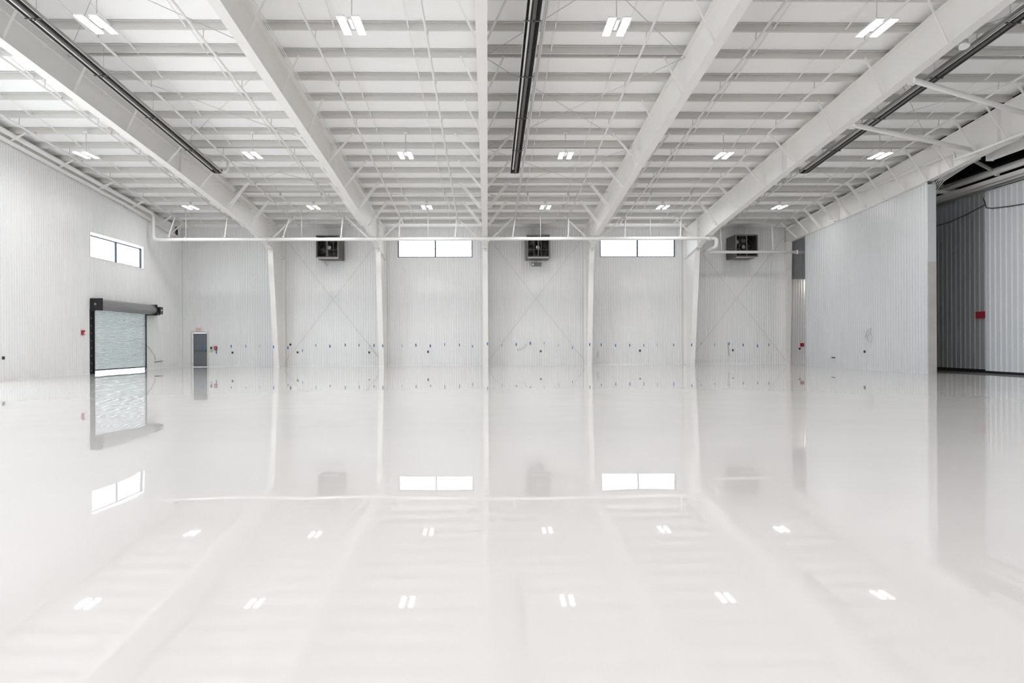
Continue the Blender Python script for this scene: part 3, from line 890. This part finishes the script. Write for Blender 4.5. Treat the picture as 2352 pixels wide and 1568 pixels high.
MB().box(x - .09, x + .09, YB - .09, YB - .018, z - .10, z + .10).build('alarm_case', M['red'], fa)
MB().box(x - .05, x + .02, YB - .096, YB - .09, z - .02, z + .02).build('pull_handle', M['whitepl'], fa)
# fire alarm on the left wall
fa = thing('fire_alarm_box', 'red and white fire alarm box on the left wall beside the roll-up door', 'fire alarm', (XL, 32.35, 1.96), 'red fire alarm boxes')
MB().box(XL + .016, XL + .09, 32.26, 32.46, 1.86, 2.08).build('alarm_case', M['red'], fa)
MB().box(XL + .09, XL + .1, 32.36, 32.46, 1.90, 1.98).build('pull_handle', M['whitepl'], fa)
tag(MB().box(XL + .0, XL + .05, 27.08, 27.17, .83, .95).build('outlet_box', M['darkbox'], None, (XL, 27.1, .9)), 'small dark outlet box on the left wall, left of the roll-up door', 'outlet')
# deep recess boxes at the partition end
x, z = wallpt(1842, 791.7, YB - .03)
tag(MB().box(x - .11, x + .11, YB - .07, YB - .018, z - .11, z + .11).build('fire_alarm_box', M['red'], None, (x, YB, z)), 'dark red box on the back wall in the gap left of the partition', 'fire alarm', 'red fire alarm boxes')
x, z = wallpt(1836.5, 800.5, YB - .03)
tag(MB().box(x - .05, x + .05, YB - .06, YB - .018, z - .06, z + .06).build('outlet_box', M['darkbox'], None, (x, YB, z)), 'small black outlet box below the red box in the gap by the partition', 'outlet')
x, z = wallpt(1852.5, 792, YB - .03)
tag(MB().box(x - .05, x + .05, YB - .06, YB - .018, z - .08, z + .08).build('outlet_box', M['darkbox'], None, (x, YB, z)), 'small black outlet box between the red box and the partition edge', 'outlet')
tag(MB().box(18.70, 18.78, 42.2, 42.25, 1.30, 1.40).build('outlet_box', M['darkbox'], None, (18.74, 42.2, 1.35)), 'tiny dark box on the narrow column beside the partition gap', 'outlet')

# exit sign
sg = thing('exit_sign', 'white sign with red EXIT lettering above the grey door', 'sign', (-17.905, YB, 2.22))
MB().box(-18.09, -17.72, YB - .10, YB - .018, 2.22, 2.52).build('sign_case', M['exit'], sg)
cu = bpy.data.curves.new('exit_text', 'FONT')
cu.body = 'EXIT'; cu.size = .21; cu.extrude = .004; cu.align_x = 'CENTER'
to = bpy.data.objects.new('exit_text_tmp', cu)
COL.objects.link(to)
bpy.context.view_layer.update()
me = bpy.data.meshes.new_from_object(to)
bpy.data.objects.remove(to)
me.materials.clear(); me.materials.append(mat('exit_red', (0.75, 0.03, 0.03), .5))
lt = bpy.data.objects.new('exit_lettering', me)
COL.objects.link(lt); lt.parent = sg
lt.rotation_euler = (R(90), 0, 0)
lt.scale = (.72, 1.0, 1)
lt.location = (0, -.105, .03)

# ------------------------------------------------------------------ loose wires
def wire(pts, r, label, mm='black', name='loose_cable', cat='cable'):
    ob = MB().tube(pts, r, 6).build(name, M[mm], None, pts[0])
    return tag(ob, label, cat)
def wp(*q): return [(wallpt(a, b, YB - .06)[0], YB - .06, wallpt(a, b, YB - .06)[1]) for a, b in q]
wire(wp((1188, 801.6), (1193, 802), (1199, 800.5), (1205, 796), (1209, 790), (1210.5, 788)), .018, 'curved grey cable hanging on the back wall below the middle fan', 'wire')
wire(wp((847.6, 791), (858, 806), (870.5, 821.5)), .012, 'thin slanting wire on the back wall left of the left window column', 'wire')
wire(wp((1373.5, 805), (1373.5, 812), (1372, 821)), .03, 'short dark cable stub low on the wall beside the right window column', 'wire')
wire(wp((1671.5, 787), (1673, 800), (1673.5, 812), (1676, 817.5)), .022, 'dark cable hanging on the back wall left of the right exhaust fan', 'wire')
wire([(XL + .06, 38.35, 1.33), (XL + .06, 38.8, 1.05), (XL + .06, 39.15, .80), (XL + .06, 39.3, .5)], .010, 'thin dark cord hanging beside the roll-up door', 'black')
wire([(XL + .06, 39.2, .40), (XL + .06, 40.2, .44)], .018, 'short dark bar on the left wall right of the roll-up door', 'black', 'wall_bar', 'bar')
# coil on the partition
cw = [(XP - .05, 33.3, 1.60), (XP - .05, 33.1, 1.95), (XP - .05, 32.75, 2.05), (XP - .05, 32.85, 1.75)]
wire(cw, .014, 'bent dark cable end above the coil on the partition wall', 'wire')
pts_ = []
for k in range(40):
    a = k * .45
    pts_.append((XP - .06 - .0008 * k, 32.85 + .23 * math.cos(a), 1.55 + .20 * math.sin(a)))
wire(pts_, .008, 'coiled grey cable hanging on the partition wall', 'wire')
tag(MB().box(XP - .05, XP + .01, 33.34, 33.44, .83, .95).build('outlet_box', M['darkbox'], None, (XP, 33.4, .9)), 'small dark outlet box low on the partition wall below the coil', 'outlet')
tag(MB().box(XP - .05, XP + .01, 36.3, 36.6, .50, .56).build('outlet_slot', M['darkbox'], None, (XP, 36.4, .5)), 'thin dark slot low on the left part of the partition wall', 'outlet')

# ------------------------------------------------------------------ sliding hangar doors at the right
def slab(name, label, x, y0, y1, z0, z1, material, mframe):
    dd = thing(name, label, 'hangar door', (x, (y0 + y1) / 2, 0), 'sliding hangar doors at the right')
    corrugated('door_skin', 'x', x, y0, y1, z0, lambda u: z1, [], -1, material, pitch=.3048, h=.035, parent=dd)
    corrugated('door_skin', 'x', x + .16, y0, y1, z0, lambda u: z1, [], 1, material, pitch=.3048, h=.035, parent=dd)
    MB().box(x - .02, x + .18, y1, y1 + .06, z0, z1).box(x - .02, x + .18, y0 - .06, y0, z0, z1).box(x, x + .16, y0, y1, z1, z1 + .05).build('edge_frame', mframe, dd)
    MB().box(x + .02, x + .14, y0, y1, .01, z0).build('bottom_seal', M['black'], dd)
    return dd
slab('hangar_door', 'pale corrugated sliding door panel at the right picture edge', 21.50, 17.0, 29.0, .10, 7.78, M['door_panel'], M['door_panel'])
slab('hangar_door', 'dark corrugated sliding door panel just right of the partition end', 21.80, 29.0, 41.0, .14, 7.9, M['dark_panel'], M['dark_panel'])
slab('hangar_door', 'pale sliding door panel beside the camera, beyond the right picture edge', 21.80, 4.5, 17.2, .10, 7.9, M['door_panel'], M['door_panel'])
sd = thing('door_placard', 'small dark red placard on the dark sliding door', 'sign', (21.74, 29.9, 2.5))
MB().box(21.70, 21.755, 29.15, 29.95, 2.38, 2.68).build('placard', M['red'], sd)
wire([(21.44, 29.1, 7.55), (21.42, 28.98, 7.35), (21.42, 28.9, 7.1), (21.42, 28.5, 7.0), (21.42, 27.6, 6.9), (21.42, 26, 6.78), (21.42, 24, 6.9)], .02, 'black cable drooping across the top of the pale sliding door')
wire([(21.70, 32.6, 6.95), (21.70, 31.6, 6.97), (21.70, 30.4, 7.12), (21.70, 29.2, 7.35)], .02, 'black cable drooping across the top of the dark sliding door')
tk = thing('door_track', 'triple steel door track above the sliding doors', 'track', (21.5, 24, 8.0))
for xx, zz in ((21.25, 8.05), (21.6, 8.02), (21.95, 8.0)):
    MB().box(xx, xx + .05, 5, 41, zz, zz + .14).box(xx - .02, xx + .07, 5, 41, zz + .14, zz + .16).build('track_rail', M['steel'], tk)
MB().tube([(21.2, 5, 8.45), (21.2, 41, 8.45)], .14, 12).build('header_tube', M['steel'], tk)
for y in (20, 24, 28, 32, 36):
    MB().box(21.15, 21.3, y - .05, y + .05, 8.25, 8.4).build('track_hanger', M['steel'], tk)
hb = thing('header_beam', 'long pale steel header beam ending beside the end frame at upper right', 'beam', (19.5, 18, 8.4))
MB().box(19.40, 19.62, 4, 26.1, 8.38, 8.40).box(19.40, 19.62, 4, 26.1, 8.73, 8.75).box(19.50, 19.52, 4, 26.1, 8.40, 8.73).build('beam_section', M['steel'], hb)
MB().box(19.36, 19.66, 26.1, 26.13, 8.36, 8.80).build('end_plate', M['steel'], hb)
MB().box(19.1, 19.45, 25.85, 25.9, 8.5, 9.0).build('bracket', M['steel'], hb)
for q, (a, b, lab) in enumerate((((12.6, 23.25, 8.83), (19.45, 26.3, 8.74), 'lower round tube brace from the right tapered frame to the header beam'),
                                 ((12.6, 19.95, 9.10), (19.45, 23.1, 8.9), 'upper round tube brace rising off the right tapered frame toward the picture edge'))):
    ob = thing('tube_brace', lab, 'brace', a, 'round tube braces at the upper right')
    MB().tube([a, b], .085, 12).build('tube', M['steel'], ob)
    MB().box(a[0] - .15, a[0] + .05, a[1] - .01, a[1] + .01, a[2] - .15, a[2] + .1).build('gusset', M['steel'], ob)
for q, (y, lab) in enumerate(((31.2, 'horizontal pale tube just behind the partition end, crossing to the door track'),)):
    ob = MB().tube([(18.95, y, 8.35), (23.4, y, 8.30)], .12, 10).build('cross_tube', M['steel'], None, (19, y, 8.35))
    tag(ob, lab, 'tube')
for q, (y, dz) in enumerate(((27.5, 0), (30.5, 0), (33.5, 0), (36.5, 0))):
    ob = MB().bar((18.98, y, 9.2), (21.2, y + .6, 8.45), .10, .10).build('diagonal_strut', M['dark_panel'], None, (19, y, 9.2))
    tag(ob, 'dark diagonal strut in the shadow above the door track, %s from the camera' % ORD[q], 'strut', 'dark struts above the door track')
# bundle of thin conduits stepping down at the frame end
for k in range(4):
    dx = .10 * k; dz = .0
    a = [(18.98 + dx, 26.3, 8.50), (18.98 + dx, 26.9, 8.44), (19.02 + dx, 28.5, 8.16), (19.02 + dx, 29.1, 7.75 + .02 * k), (19.02 + dx, 30.6, 7.72)]
    ob = MB().tube(a, .022, 6).build('conduit_run', M['pipe'], None, a[0])
    tag(ob, 'thin white conduit stepping down past the partition top, %s of four from the frame' % ORD[k], 'conduit', 'stepping conduits at the partition top')
# white conduit on the end frame
cn = thing('wall_conduit', 'white conduit stepping along the web of the right end frame', 'conduit', (18.45, 30, 8.5))
cp = [(18.45, 20.0, 8.52), (18.45, 25.4, 8.52), (18.45, 26.55, 8.53), (18.45, 26.62, 8.82), (18.45, 29.1, 8.80), (18.45, 36.1, 8.78)]
MB().tube(cp, .045, 8).build('conduit_pipe', M['whitepl'], cn)
MB().tube([(18.45, 36.1, 8.78), (18.45, 36.45, 8.74), (18.45, 36.47, 7.85), (18.5, 35.6, 7.85)], .04, 8).build('conduit_drop', M['whitepl'], cn)
for y in (24, 28.6, 31, 33.6):
    MB().box(18.45, 18.79, y, y + .02, 8.74 if y > 26.6 else 8.48, 8.83 if y > 26.6 else 8.56).build('clamp', M['steel'], cn)
# alarm horn on the flange of the right tapered frame
ah = thing('alarm_horn', 'round white ceiling alarm under the flange of the right tapered frame, upper right', 'alarm', (12.72, 17.95, 9.32))
MB().box(12.64, 12.80, 17.88, 18.02, 9.27, 9.40).build('back_box', M['wire'], ah)
MB().tube([(12.72, 17.93, 9.20), (12.72, 17.95, 9.27)], [.135, .11], 20).build('horn_face', M['whitepl'], ah)
# lamp inside the pocket lighting the wall behind the partition
wl = thing('wall_pack_light', 'dark wall lamp hidden behind the partition, shining down the back wall', 'lamp', (20.6, YB - .1, 5.5))
MB().box(20.45, 20.75, YB - .35, YB - .05, 5.42, 5.6).build('lamp_case', M['fanbox'], wl)
MB().box(20.48, 20.72, YB - .33, YB - .07, 5.41, 5.42).build('lamp_lens', M['led'], wl)
ld = bpy.data.lights.new('wall_pack', 'AREA'); ld.shape = 'RECTANGLE'; ld.size = .24; ld.size_y = .24
ld.energy = 45; ld.color = (1, .87, .74)
lo = bpy.data.objects.new('wall_pack', ld); COL.objects.link(lo); lo.parent = wl; lo.location = (0, -.1, -.12)
